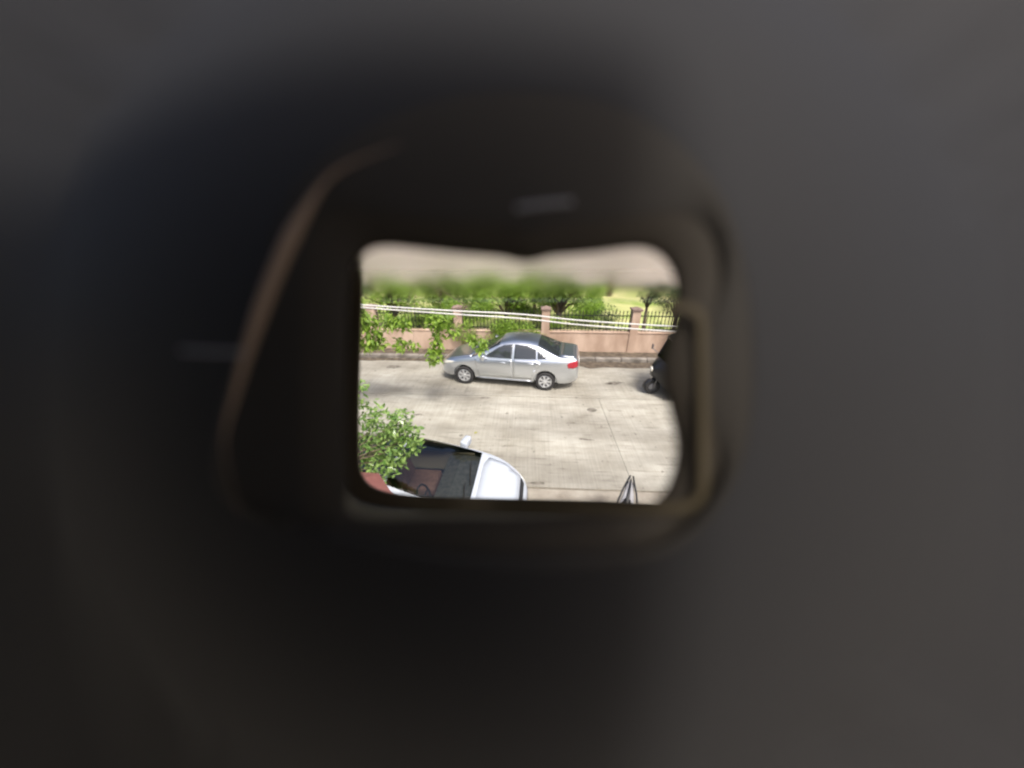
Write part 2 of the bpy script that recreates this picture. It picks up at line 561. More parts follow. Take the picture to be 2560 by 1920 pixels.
# garden trees and shrubs behind the fence
make_tree('garden_tree', 'small round green tree with dark trunk behind the fence, between the two bare pillars', 'tree', (1.38, 14.0, 0), 1.15, .15, (0, 0, 2.0), (1.2, .9, .7), 18, .5, 3800, .15, M['leaf_mid'])
make_tree('garden_tree', 'yellow-green leafy tree behind the fence above the silver car roof', 'tree', (-1.0, 15.2, 0), .7, .10, (0, 0, 1.55), (1.25, .9, .85), 14, .55, 2800, .16, M['leaf_lime'])
make_tree('garden_tree', 'mid-green garden tree left of the yellow-green one', 'tree', (-3.9, 16.0, 0), .6, .10, (0, 0, 1.6), (1.4, .9, 1.0), 16, .6, 3000, .17, M['leaf_mid'])
make_tree('garden_tree', 'lime garden tree behind the hanging branches at the upper left', 'tree', (-6.3, 14.8, 0), .7, .10, (0, 0, 1.6), (1.2, .9, .9), 14, .55, 2800, .16, M['leaf_lime'])
make_tree('garden_tree', 'dark green garden tree in the upper left corner of the view', 'tree', (-7.6, 13.6, 0), 0.9, .11, (0, 0, 1.9), (1.0, .8, .9), 14, .55, 3000, .15, M['leaf_dark'])
make_tree('garden_tree', 'dark leaved slender tree behind the right-hand pillar', 'tree', (4.95, 13.5, 0), 1.5, .07, (.1, 0, 2.1), (.6, .5, .5), 10, .26, 900, .12, M['leaf_dark'])
make_tree('garden_tree', 'dark drooping tree behind the fence at the right edge of the view', 'tree', (6.3, 13.6, 0), 1.1, .09, (-.1, 0, 1.7), (.85, .6, .6), 12, .34, 1300, .13, M['leaf_dark'])


def shrub(label, loc, rx, ry, h, n, size, m, group=None, name='garden_shrub'):
    t = empty(name, loc)
    tag(t, label, 'shrub', group)
    clumps = []
    for i in range(max(5, int(rx * 6))):
        clumps.append((np.array([rng.uniform(-rx, rx), rng.uniform(-ry, ry), rng.uniform(.25, .85) * h]), .32 * h * rng.uniform(.7, 1.2)))
    st = [tube([(c[0][0] * .5, c[0][1] * .5, -.03), (c[0][0] * .8, c[0][1] * .8, c[0][2] * .6), tuple(c[0])], [.02, .014, .006], 5) for c in clumps[:6]]
    obj('stems', *join(*st), M['bark'], t, True)
    cloud_obj('foliage', clumps, n, size, m, t, flat=.9, droop=-.2)
    return t


make_tree('garden_tree', 'bright lime garden tree between the mid-green tree and the yellow-green one', 'tree', (-2.5, 17.5, 0), .6, .10, (0, 0, 1.6), (1.2, .9, 1.0), 14, .6, 2800, .17, M['leaf_lime'])
make_tree('garden_tree', 'broad mid-green garden tree behind the round tree with dark trunk', 'tree', (.4, 18.0, 0), .7, .11, (0, 0, 1.7), (1.6, 1.0, 1.0), 16, .65, 3200, .17, M['leaf_mid'])
make_tree('garden_tree', 'pale lime garden tree on the lawn left of the right-hand pillar', 'tree', (3.1, 17.0, 0), .6, .09, (0, 0, 1.2), (1.2, .9, .7), 14, .5, 2400, .16, M['leaf_lime'])
shrub('bright hedge shrub growing through the fence bay above the silver car', (-1.0, 12.03, 0), 1.45, .10, 1.55, 6500, .11, M['leaf_lime'])
shrub('green hedge shrub behind the fence left of the silver car roof', (-4.4, 12.42, 0), 1.45, .16, 1.60, 5200, .11, M['leaf_mid'])
shrub('green hedge shrub behind the wall at the left edge of the view', (-7.7, 12.45, 0), 1.45, .28, 1.75, 4200, .11, M['leaf_mid'])
shrub('dark bushy shrub seen through the fence left of the right-hand pillar', (3.3, 13.1, 0), .5, .25, 1.55, 1100, .11, M['leaf_dark'])
shrub('low lime ground shrub at the foot of the fence between the bare pillars', (1.7, 12.5, 0), .8, .2, 1.25, 1900, .09, M['leaf_lime'])
shrub('low grey-green shrub at the foot of the fence right of the right-hand pillar', (5.5, 12.6, 0), 1.0, .25, 1.05, 1500, .09, M['leaf_mid'])

shrub('tall lime bush on the lawn behind the lime garden tree at the upper left', (-5.4, 18.6, 0), 1.8, .5, 2.1, 3200, .15, M['leaf_lime'])
shrub('tall lime bush on the lawn behind the yellow-green tree', (-1.7, 19.4, 0), 1.9, .5, 2.2, 3400, .15, M['leaf_lime'])
shrub('bright leafy bush on the lawn just right of the round tree with dark trunk', (2.5, 15.6, 0), 1.1, .4, 1.5, 2400, .13, M['leaf_lime'])
shrub('bright leafy bush on the lawn just left of the round tree with dark trunk', (.2, 15.4, 0), .9, .4, 1.5, 2400, .13, M['leaf_mid'])
shrub('yellow-green leafy bush on the lawn left of the yellow-green tree', (-2.7, 14.4, 0), .9, .4, 1.5, 2400, .13, M['leaf_lime'])

# a pale pink house at the far end of the garden
house = empty('pink_house', (0, 34.0, 0))
tag(house, 'pale pink house blurred along the top edge beyond the garden', 'house')
obj('wall', *box(0, 4, 3.6, 46, 8, 7.2, .03), M['house_pink'], house)
obj('plinth', *box(0, -.03, .45, 46.2, .16, .9, .02), M['house_grey'], house)
obj('ledge', *box(0, -.12, 1.72, 46.2, .3, .16, .02), M['house_white'], house)
obj('roof', *box(0, 4, 7.32, 47, 9, .24, .03), M['house_white'], house)
for k in range(-6, 7):
    for z in (3.1, 5.6):
        w_ = obj('window', *box(k * 3.3, -.01, z, 1.3, .08, 1.5, .01), M['tint'], house)
        obj('window_frame', *join(box(k * 3.3, -.04, z - .8, 1.5, .14, .1), box(k * 3.3, -.04, z + .8, 1.5, .14, .1), box(k * 3.3 - .7, -.04, z, .1, .14, 1.5), box(k * 3.3 + .7, -.04, z, .1, .14, 1.5), box(k * 3.3, -.04, z, .05, .12, 1.5)), M['house_white'], w_)

# tall trees in the garden: their crowns are what the car roofs and windscreens mirror
far_labels = ['tall dark garden tree in front of the pink house, farthest left', 'tall dark garden tree in front of the pink house, second from left', 'tall dark garden tree in front of the pink house, third from left',
              'tall dark garden tree in front of the pink house, in the middle', 'tall dark garden tree in front of the pink house, third from right', 'tall dark garden tree in front of the pink house, second from right',
              'tall dark garden tree in front of the pink house, farthest right']
ft = make_tree('tall_tree', far_labels[0], 'tree', (-18, 23, 0), 4.6, .2, (0, 0, 8.6), (3.3, 3.0, 4.0), 40, 1.5, 15000, .42, M['leaf_dark'], 'tall trees in front of the pink house')
for i in range(1, 7):
    t2 = ft.copy(); C.objects.link(t2)
    t2.location = (-18 + 6.0 * i + random.uniform(-.6, .6), 23 + random.uniform(-1.0, 1.5), 0)
    t2.rotation_euler = (0, 0, random.uniform(0, 6.28))
    t2.scale = (1, 1, random.uniform(.95, 1.12))
    t2['label'] = far_labels[i]
    for ch in list(ft.children):
        c2 = ch.copy(); C.objects.link(c2); c2.parent = t2

# street tree on the near side: bright branches hang in front of the silver car's bonnet
o0 = Vector((-5.9, 4.4, 0))
st = empty('street_tree', o0)
tag(st, 'street tree whose bright lime leaf sprays hang before the silver car', 'tree')
sprays = [((-3.87, 7.4, 2.54), .20), ((-3.75, 7.4, 2.2), .20), ((-3.95, 7.4, 1.95), .17), ((-3.62, 7.4, 1.98), .12), ((-3.27, 7.4, 2.55), .17), ((-2.98, 7.4, 2.5), .15), ((-3.13, 7.4, 1.92), .15), ((-2.8, 7.4, 1.92), .10),
          ((-2.25, 7.4, 2.6), .15), ((-2.0, 7.4, 2.55), .18), ((-2.1, 7.4, 2.33), .13), ((-2.2, 7.4, 2.08), .12), ((-2.26, 7.4, 1.85), .13), ((-2.31, 7.4, 1.63), .16), ((-1.12, 7.4, 2.0), .15), ((-1.35, 7.4, 2.12), .11),
          ((-4.3, 7.3, 2.6), .3), ((-4.4, 7.3, 2.1), .3), ((-4.1, 7.4, 2.9), .2), ((-1.75, 7.4, 2.25), .10)]
tp = []
fork = Vector((.3, .3, 2.4))
tp.append(tube([(0, 0, -.05), (.06, .05, 1.1), fork, (.1, .4, 4.2)], [.13, .11, .09, .05], 10))
main = [fork, Vector((.9, 1.6, 3.4)), Vector((1.9, 2.6, 3.75)), Vector((3.4, 3.0, 3.6)), Vector((4.5, 3.0, 2.9))]
tp.append(tube(main, [.06, .04, .028, .018, .008], 8))
for c, r in sprays:
    lc = Vector(c) - o0
    best = min(main[1:], key=lambda q: (q - lc).length)
    tp.append(tube([best, best.lerp(lc, .5) + Vector((0, 0, .06)), lc], [.007, .005, .002], 5))
for k in range(6):
    a = random.uniform(0, 6.28)
    tp.append(tube([(.1, .4, 4.0), (math.cos(a) - 1.2, .4 + math.sin(a), 4.9)], [.04, .012], 6))
obj('trunk', *join(*tp), M['bark'], st, True)
cl = [(np.array(Vector(c) - o0), r * 1.2) for c, r in sprays]
cloud_obj('crown', cl, 2300, .16, M['leaf_lime'], st, droop=.6, flat=1.1, long=1.1)
cl2 = [(np.array([-1.0 + rng.normal(0, .9), .3 + rng.normal(0, .8), 4.9 + rng.normal(0, .6)]), .5) for i in range(12)]
cloud_obj('upper_crown', cl2, 2200, .125, M['leaf_lime'], st, droop=.4, flat=.8)

# glossy young tree over the white car's tail
g0 = Vector((-2.78, 2.74, 0))
gt = empty('glossy_tree', g0)
tag(gt, 'young glossy-leaved tree covering the tail of the white car', 'tree')
gcl = []
for (x, y, z, r) in ((-1.98, 3.35, 2.85, .09), (-2.02, 3.35, 2.52, .17), (-1.8, 3.35, 2.36, .17), (-1.58, 3.38, 2.36, .15), (-1.5, 3.38, 2.2, .13), (-1.7, 3.35, 2.16, .18), (-1.95, 3.33, 2.14, .2), (-2.14, 3.3, 2.0, .2), (-1.6, 3.36, 2.0, .17),
                     (-1.86, 3.32, 1.92, .18), (-1.74, 3.3, 1.80, .16), (-2.06, 3.3, 1.76, .15), (-1.86, 3.28, 1.64, .13), (-2.22, 3.28, 1.68, .12), (-1.46, 3.38, 1.98, .11), (-1.42, 3.38, 2.12, .08),
                     (-2.5, 3.2, 2.4, .35), (-2.9, 3.1, 2.2, .35), (-2.7, 3.0, 2.9, .35), (-2.4, 3.3, 2.9, .25), (-3.1, 2.8, 2.6, .3)):
    gcl.append((np.array([x - g0.x, y - g0.y, z]), r))
gp = [tube([(0, 0, -.05), (.02, .0, .9), (.06, .1, 1.7), (.08, .2, 2.5)], [.06, .05, .04, .02], 8)]
for c, r in gcl:
    gp.append(tube([(.06, .1, 1.65), (.06 + (c[0] - .06) * .5, .1 + (c[1] - .1) * .5, 1.8 + (c[2] - 1.6) * .4), tuple(c)], [.015, .009, .004], 5))
obj('trunk', *join(*gp), M['bark'], gt, True)
gcl = [(c, r * 1.15) for c, r in gcl]
cloud_obj('crown', gcl, 3900, .080, M['leaf_gloss'], gt, droop=.1, flat=1.0, long=1.2)

vs = [(0, 0, .012), (.05, .03, .03), (.11, 0, .015), (.05, -.035, .03)]
lf = obj('fallen_leaf', vs, [(0, 1, 2), (0, 2, 3)], M['leaf_fallen'], None, False, (-1.24, 6.40, 0.0), (0, 0, .6))
tag(lf, 'yellow-green fallen leaf on the concrete above the white car mirror', 'leaf')


# ------------------------------------------------------------------ cars
def temp_eval(me, mods):
    o = bpy.data.objects.new('tmp', me)
    C.objects.link(o)
    for f in mods:
        f(o)
    bpy.context.view_layer.update()
    dg = bpy.context.evaluated_depsgraph_get()
    r = bpy.data.meshes.new_from_object(o.evaluated_get(dg), preserve_all_data_layers=True, depsgraph=dg)
    bpy.data.objects.remove(o)
    return r


def make_car(name, label, loc, rz, P, paint, seethrough=False):
    car = empty(name, loc, rz)
    tag(car, label, 'car')
    zt = lambda x: float(np.interp(x, *zip(*P['top'])))
    plan = lambda x: float(np.interp(x, *zip(*P['plan'])))
    belt = lambda x: float(np.interp(x, *zip(*P['belt'])))
    zb = lambda x: float(np.interp(x, *zip(*P['bot'])))
    hw = P['W'] / 2
    xs = P['st']
    rings = []
    for x in xs:
        w = hw * plan(x); t = zt(x); b = zb(x); s = min(belt(x), t - .05)
        z9 = s + (t - s) * .88; z8 = s + (t - s) * .45
        y7 = .955 * w
        half = [(0, b), (.80 * w, b), (.93 * w, b + .03), (.975 * w, b + (s - b) * .2), (1.0 * w, b + (s - b) * .45), (1.0 * w, b + (s - b) * .70), (.985 * w, b + (s - b) * .9), (y7, s),
                (y7 - .016 - .42 * (z8 - s), z8), (y7 - .02 - .45 * (z9 - s), z9), ((y7 - .02 - .45 * (z9 - s)) * .62, t - .012 * min(1, (t - s) * 4)), (0, t)]
        ring = [(x, y, z) for y, z in half] + [(x, -y, z) for y, z in half[-2:0:-1]]
        rings.append(ring)
    V, F = loft(rings)
    n = len(rings[0])
    me = bpy.data.meshes.new('shell')
    me.from_pydata([tuple(v) for v in V], [], F)
    for m in (paint, M['tint'], M['tint'], M['black']):
        me.materials.append(m)
    def near(a, b): return abs(a - b) < 1e-6
    for i in range(len(xs) - 1):
        for j in range(n):
            f = me.polygons[i * n + j]
            mid = 9 <= j <= 12
            if mid and xs[i] >= P['cowl'] - 1e-6 and xs[i + 1] <= P['header'] + 1e-6:
                f.material_index = 1
            elif mid and xs[i] >= P['rheader'] - 1e-6 and xs[i + 1] <= P['rbase'] + 1e-6:
                f.material_index = 2
    me.shade_smooth()
    # wheel housings cut out of the shell
    cut = []
    r = P['wr']
    for wx in P['wheels']:
        for sgn in (-1, 1):
            cv_, cf_ = lathe([(0.001, -.17), (r + .055, -.17), (r + .055, .17), (0.001, .17)], 36)
            cut.append(([(v[0] + wx, v[1] + sgn * (hw - .08), v[2] + r + .01) for v in cv_], cf_))
    cvv, cff = join(*cut)
    cme_ = bpy.data.meshes.new('cut')
    cme_.from_pydata([tuple(v) for v in cvv], [], cff)
    for m in (paint, M['tint'], M['tint'], M['black']):
        cme_.materials.append(m)
    for f in cme_.polygons:
        f.material_index = 3
    bmx = bmesh.new(); bmx.from_mesh(cme_); bmesh.ops.remove_doubles(bmx, verts=bmx.verts, dist=.002); bmesh.ops.recalc_face_normals(bmx, faces=bmx.faces); bmx.to_mesh(cme_); bmx.free()
    co = bpy.data.objects.new('cut', cme_); C.objects.link(co)

    def m1(o):
        mm = o.modifiers.new('s', 'SUBSURF'); mm.levels = 2; mm.render_levels = 2

    def m2(o):
        mm = o.modifiers.new('b', 'BOOLEAN'); mm.object = co; mm.operation = 'DIFFERENCE'; mm.solver = 'EXACT'
    smooth = temp_eval(me, [m1])
    bm = bmesh.new(); bm.from_mesh(smooth)
    bmesh.ops.recalc_face_normals(bm, faces=bm.faces)
    bm.to_mesh(smooth)
    bvh = BVHTree.FromBMesh(bm); bm.free()
    full = temp_eval(smooth, [m2])
    bpy.data.objects.remove(co)

    def take(idx, nm, m, parent):
        bb = bmesh.new(); bb.from_mesh(full)
        bmesh.ops.delete(bb, geom=[f for f in bb.faces if f.material_index not in idx], context='FACES')
        mm = bpy.data.meshes.new(nm)
        bb.to_mesh(mm); bb.free()
        mm.materials.clear()
        for q in m:
            mm.materials.append(q)
        if len(m) > 1:
            for f in mm.polygons:
                f.material_index = 1 if f.material_index == 3 else 0
        else:
            for f in mm.polygons:
                f.material_index = 0
        return put(nm, mm, parent)
    take((0, 3), 'body', [paint, M['black']], car)
    take((1,), 'windscreen', [M['screen'] if seethrough else M['tint']], car)
    take((2,), 'rear_window', [M['screen'] if seethrough else M['tint']], car)

    def patch(nm, poly, axis, m, parent=car, side=1, off=.004, step=.07, depth=.012):
        bb = bmesh.new()
        if axis == 'side':
            pv_ = [bb.verts.new((a, 0, b)) for a, b in poly]
        elif axis == 'top':
            pv_ = [bb.verts.new((a, b, 0)) for a, b in poly]
        else:
            pv_ = [bb.verts.new((0, a, b)) for a, b in poly]
        bb.faces.new(pv_)
        lo = [min(v.co[k] for v in bb.verts) for k in range(3)]; hi = [max(v.co[k] for v in bb.verts) for k in range(3)]
        for k in range(3):
            if hi[k] - lo[k] < 1e-6:
                continue
            c = lo[k] + step
            while c < hi[k] - step * .3:
                pc = [0, 0, 0]; pc[k] = c; nn = [0, 0, 0]; nn[k] = 1
                bmesh.ops.bisect_plane(bb, geom=list(bb.verts) + list(bb.edges) + list(bb.faces), plane_co=pc, plane_no=nn)
                c += step
        bmesh.ops.triangulate(bb, faces=bb.faces)
        nrm = {}
        for v in bb.verts:
            if axis == 'side':
                org, d = Vector((v.co.x, side * 3, v.co.z)), Vector((0, -side, 0))
            elif axis == 'top':
                org, d = Vector((v.co.x, v.co.y, 4)), Vector((0, 0, -1))
            else:
                org, d = Vector((side * 8 + 2, v.co.y, v.co.z)), Vector((-side, 0, 0))
            h, nr, _, _ = bvh.ray_cast(org, d)
            if h is None:
                h = bvh.find_nearest(org + d * 2.4)[0]; nr = -d
            if nr.dot(d) > 0:
                nr = -nr
            v.co = h + nr * off
            nrm[v] = nr
        be = [e for e in bb.edges if e.is_boundary]
        g = bmesh.ops.extrude_edge_only(bb, edges=be)['geom']
        nv = [q for q in g if isinstance(q, bmesh.types.BMVert)]
        for v in nv:
            src = min((k for k in nrm), key=lambda q: (q.co - v.co).length_squared)
            v.co = v.co - nrm[src] * depth
        bmesh.ops.recalc_face_normals(bb, faces=bb.faces)
        mm = bpy.data.meshes.new(nm); bb.to_mesh(mm); bb.free()
        mm.shade_smooth()
        mm.materials.append(m)
        return put(nm, mm, parent)

    for sgn in (1, -1):
        for dp in P['doors']:
            d = patch('door', dp, 'side', paint, side=sgn, off=.005)
            ax = max(p[0] for p in dp) - .30
            az_ = belt(ax) - .10
            h = bvh.ray_cast(Vector((ax, sgn * 3, az_)), Vector((0, -sgn, 0)))[0]
            obj('handle', *box(ax, h.y + sgn * .016, az_, .17, .03, .03, .01), paint, d, True)
        for wp in P['glass']:
            patch('side_window', wp, 'side', M['tint'], side=sgn, off=.009, step=.035, depth=.02)
        patch('headlight', P['head'], 'side', M['lamp_clear'], side=sgn, off=.008, step=.04)
        patch('tail_light', P['tail'], 'side', M['lamp_red'], side=sgn, off=.008, step=.04)
        patch('side_skirt', P['skirt'], 'side', paint, side=sgn, off=.022, step=.2, depth=.03)
        # door mirror
        mx_, mz_ = P['mirror']
        hy = bvh.ray_cast(Vector((mx_, sgn * 3, mz_)), Vector((0, -sgn, 0)))[0].y
        mv = xf(box(0, 0, 0, .13, .24, .16, .035), Matrix.Translation((mx_ + .02, hy + sgn * .14, mz_ + .06)) @ Matrix.Rotation(sgn * .25, 4, 'Z'))
        md = obj('door_mirror', *join(mv, box(mx_ + .02, hy + sgn * .03, mz_ - .0, .05, .08, .04, .01)), paint, car, True)
        for wx in P['wheels']:
            tyre = [(r * .66, -.085), (r * .72, -.098), (r * .92, -.10), (r * .985, -.085), (r, -.05), (r, .05), (r * .985, .085), (r * .92, .10), (r * .72, .098), (r * .66, .085), (r * .66, -.085)]
            wy = sgn * (hw - .105)
            wh = obj('wheel', *lathe(tyre, 32), M['rubber'], car, True, (wx, wy, r))
            q = sgn
            parts = [lathe([(r * .665, q * .02), (r * .665, q * .085), (r * .60, q * .09), (r * .57, q * .06)], 32), lathe([(.001, q * .085), (r * .12, q * .085), (r * .16, q * .07)], 20)]
            for k in range(7):
                a = 2 * math.pi * k / 7
                parts.append(xf(loft([[(r * .10, q * .05, -.022), (r * .10, q * .08, -.018), (r * .10, q * .08, .018), (r * .10, q * .05, .022)], [(r * .60, q * .05, -.042), (r * .60, q * .085, -.034), (r * .60, q * .085, .034), (r * .60, q * .05, .042)]]), Matrix.Rotation(a, 4, 'Y')))
            obj('rim', *join(*parts), M['alloy'], wh, False)
            obj('brake_drum', *lathe([(.001, q * .03), (r * .65, q * .03), (r * .66, q * .0)], 24), M['black'], wh)
    patch('bonnet', P['bonnet'], 'top', paint, off=.005, step=.12)
    patch('boot_lid', P['boot'], 'top', paint, off=.005, step=.12)
    patch('grille', P['grille'], 'end', M['black'], side=-1, off=.006, step=.06)
    patch('number_plate', [(-.25, P['pl']), (.25, P['pl']), (.25, P['pl'] + .11), (-.25, P['pl'] + .11)], 'end', M['plate'], side=1, off=.008, step=.08)
    for sgn in (1, -1):
        obj('mud_flap', *box(P['wheels'][1] + r + .09, sgn * (hw - .12), .20, .012, .18, .17, .004), M['black'], car)
    if P.get('upper_grille'):
        patch('upper_grille', P['upper_grille'], 'top', M['black'], off=.006, step=.05)
    if P.get('sunroof'):
        patch('glass_roof', P['sunroof'], 'top', M['tint'], off=.006, step=.15)
    if seethrough:
        # cabin: dashboard, floor, seats, steering wheel (right-hand drive)
        c0, h0 = P['cowl'], P['header']
        obj('dashboard', *loft([[(c0 + .02, -.66, .80), (c0 + .02, .66, .80), (c0 + .02, .66, .90), (c0 + .02, -.66, .90)], [(c0 + .35, -.66, .60), (c0 + .35, .66, .60), (c0 + .35, .66, .95), (c0 + .35, -.66, .95)],
                                [(c0 + .58, -.66, .55), (c0 + .58, .66, .55), (c0 + .58, .66, .90), (c0 + .58, -.66, .90)]]), M['dash'], car)
        obj('cabin_floor', *box(2.4, 0, .32, 2.9, 1.4, .06), M['black'], car)
        for sy in (-.36, .36):
            sx = h0 - .15
            s_ = obj('seat', *join(box(sx, sy, .52, .52, .50, .20, .06), xf(box(0, 0, .30, .16, .50, .66, .06), Matrix.Translation((sx + .30, sy, .56)) @ Matrix.Rotation(.28, 4, 'Y'))), M['seat_red'], car, True)
            obj('headrest', *box(sx + .54, sy, 1.26, .10, .27, .20, .04), M['seat_red'], s_, True)
        obj('rear_seat', *join(box(3.2, 0, .52, .5, 1.25, .2, .06), box(3.5, 0, .82, .18, 1.25, .6, .06)), M['seat_red'], car, True)
        ring = [Vector((.19 * math.sin(a) * .35, .19 * math.cos(a), .19 * math.sin(a))) for a in np.linspace(0, 2 * math.pi, 24, endpoint=False)]
        sw = P.get('steer', -1)
        obj('steering_wheel', *join(tube([p + Vector((c0 + .72, sw * .36, .92)) for p in ring], .016, 6, True), tube([(c0 + .72, sw * .36, .92), (c0 + .5, sw * .36, .80)], .03, 8), tube([(c0 + .72, sw * .36 - .18, .92), (c0 + .72, sw * .36 + .18, .92)], .012, 6)), M['black'], car, True)
        obj('cabin_trim', *join(box(h0 - .3, -.70, .75, 1.4, .04, .40, .01), box(h0 - .3, .70, .75, 1.4, .04, .40, .01)), M['seat_tan'], car)
        wp0, wp1 = c0 + .06, c0 + .10
        for sy in (-.05, .45):
            zz = zt(wp0) + .02
            obj('wiper', *tube([(wp0 - .02, sy + .18, zz - .01), (wp0 + .06, sy - .30, zz + .035)], .009, 5), M['black'], car)
    return car


SEDAN = dict(
    W=1.70, wr=.300, wheels=(.84, 3.40), cowl=1.18, header=1.95, rheader=3.12, rbase=3.76,
    top=[(0, .50), (.03, .62), (.12, .715), (.4, .80), (.8, .88), (1.10, .935), (1.18, .96), (1.95, 1.385), (2.2, 1.437), (2.5, 1.462), (2.8, 1.455), (3.12, 1.40), (3.76, 1.10), (3.86, 1.085), (4.2, 1.07), (4.29, 1.05), (4.35, .95), (4.38, .75)],
    plan=[(0, .56), (.03, .68), (.12, .80), (.3, .91), (.7, .985), (1.2, 1), (3.2, 1), (3.8, .975), (4.1, .92), (4.28, .84), (4.35, .75), (4.38, .62)],
    belt=[(0, .45), (.4, .74), (1.0, .89), (2, .93), (3.5, .98), (4.38, 1.0)],
    bot=[(0, .28), (.25, .2), (4.1, .2), (4.38, .34)],
    st=[0, .03, .12, .25, .4, .6, .8, 1.0, 1.10, 1.18, 1.24, 1.45, 1.7, 1.89, 1.95, 2.05, 2.2, 2.5, 2.8, 3.0, 3.06, 3.12, 3.18, 3.4, 3.6, 3.70, 3.76, 3.86, 4.0, 4.15, 4.25, 4.29, 4.35, 4.38],
    doors=[[(1.30, .34), (1.20, .88), (1.34, .915), (2.385, .93), (2.385, .34)], [(2.405, .34), (2.405, .93), (3.10, .955), (3.24, .90), (3.06, .62), (2.98, .34)]],
    glass=[[(1.48, .955), (1.93, 1.245), (2.10, 1.31), (2.36, 1.345), (2.36, .965)], [(2.43, .965), (2.43, 1.35), (2.80, 1.335), (3.08, 1.25), (3.10, .995)], [(3.14, 1.0), (3.13, 1.23), (3.30, 1.13), (3.43, 1.045), (3.40, 1.02)]],
    head=[(.05, .58), (.10, .665), (.30, .72), (.52, .745), (.45, .69), (.20, .60)],
    tail=[(4.02, .90), (4.18, .985), (4.33, .975), (4.345, .80), (4.2, .765), (4.05, .78)],
    skirt=[(1.22, .215), (1.22, .275), (3.02, .275), (3.02, .215)],
    mirror=(1.50, .95), bonnet=[(.16, -.60), (.16, .60), (.5, .68), (1.05, .70), (1.12, .45), (1.12, -.45), (1.05, -.70), (.5, -.68)],
    boot=[(3.82, -.60), (3.82, .60), (4.1, .62), (4.22, .58), (4.22, -.58), (4.1, -.62)],
    grille=[(-.42, .40), (.42, .40), (.42, .52), (-.42, .52)], pl=.72)

ang = math.atan2(8.79 - 9.14, 0.60 + 1.94)
nose = Vector((-1.94, 9.14, 0)) - Vector((math.cos(ang), math.sin(ang), 0)) * .84 + Vector((-math.sin(ang), math.cos(ang), 0)) * .80
make_car('silver_sedan', 'silver sedan parked across the road below the pink wall', (nose.x, nose.y, 0), ang, SEDAN, M['silver'])

CITY = dict(SEDAN)
CITY.update(
    W=1.70, cowl=.84, header=1.98, rheader=3.10, wheels=(.76, 3.32), steer=1,
    top=[(0, .50), (.03, .62), (.12, .73), (.35, .84), (.6, .92), (.76, .96), (.84, .98), (1.35, 1.215), (1.98, 1.45), (2.2, 1.48), (2.5, 1.49), (2.8, 1.475), (3.10, 1.42), (3.76, 1.12), (3.86, 1.10), (4.2, 1.08), (4.29, 1.06), (4.35, .95), (4.38, .75)],
    plan=[(0, .46), (.03, .58), (.12, .72), (.3, .86), (.6, .96), (1.0, 1), (3.2, 1), (3.8, .975), (4.1, .92), (4.28, .84), (4.35, .75), (4.38, .62)],
    st=[0, .03, .12, .25, .4, .6, .76, .84, .90, 1.05, 1.2, 1.35, 1.5, 1.7, 1.92, 1.98, 2.06, 2.2, 2.5, 2.8, 3.0, 3.04, 3.10, 3.18, 3.4, 3.6, 3.70, 3.76, 3.86, 4.0, 4.15, 4.25, 4.29, 4.35, 4.38],
    belt=[(0, .45), (.4, .76), (.84, .90), (2, .94), (3.5, .98), (4.38, 1.0)],
    doors=[[(1.12, .34), (1.04, .86), (1.2, .905), (2.285, .93), (2.285, .34)], [(2.305, .34), (2.305, .93), (3.02, .955), (3.16, .90), (2.98, .62), (2.90, .34)]],
    glass=[[(1.22, .96), (1.62, 1.17), (1.95, 1.30), (2.26, 1.36), (2.26, .965)], [(2.33, .965), (2.33, 1.36), (2.75, 1.345), (3.04, 1.26), (3.06, .995)], [(3.10, 1.0), (3.09, 1.24), (3.28, 1.14), (3.41, 1.055), (3.38, 1.02)]],
    skirt=[(1.14, .215), (1.14, .275), (2.94, .275), (2.94, .215)],
    mirror=(1.16, .95), bonnet=[(.14, -.44), (.14, .44), (.42, .60), (.70, .63), (.77, .42), (.77, -.42), (.70, -.63), (.42, -.60)],
    sunroof=[(2.02, -.50), (2.02, .50), (2.95, .50), (2.95, -.50)], upper_grille=[(.075, -.34), (.075, .34), (.135, .42), (.135, -.42)])
make_car('white_sedan', 'white car parked below, its windscreen and bonnet pointing right', (.07, 3.78, 0), R(180 - 2), CITY, M['white'], True)

# vendor's parasol standing by the white car
par = empty('red_parasol', (-2.0, 1.95, 0))
tag(par, 'faded red parasol whose edge shows left of the white car', 'parasol')
cv_ = [(0, 0, 2.46)]
for k in range(8):
    a = R(45 * k + 20)
    cv_.append((.84 * math.cos(a), .84 * math.sin(a), 2.10))
for k in range(8):
    a0_, a1_ = 1 + k, 1 + (k + 1) % 8
    p_ = obj('canopy_panel', [cv_[0], cv_[a0_], cv_[a1_], tuple(Vector(cv_[a1_]) - Vector((0, 0, .09))), tuple(Vector(cv_[a0_]) - Vector((0, 0, .09)))], [(0, 1, 2), (1, 4, 3, 2)], M['red'], par)
    p_.modifiers.new('thick', 'SOLIDIFY').thickness = .003
    obj('rib', *tube([(0, 0, 2.43), tuple(Vector(cv_[a0_]) - Vector((0, 0, .015)))], .006, 6), M['fork'], par)
obj('pole', *tube([(0, 0, 0), (0, 0, 2.5)], .018, 10), M['fork'], par, True)
obj('base', *lathe([(.001, .10), (.05, .10), (.07, .06), (.22, .04), (.23, 0), (.001, 0)], 24, 'z'), M['black'], par, True)


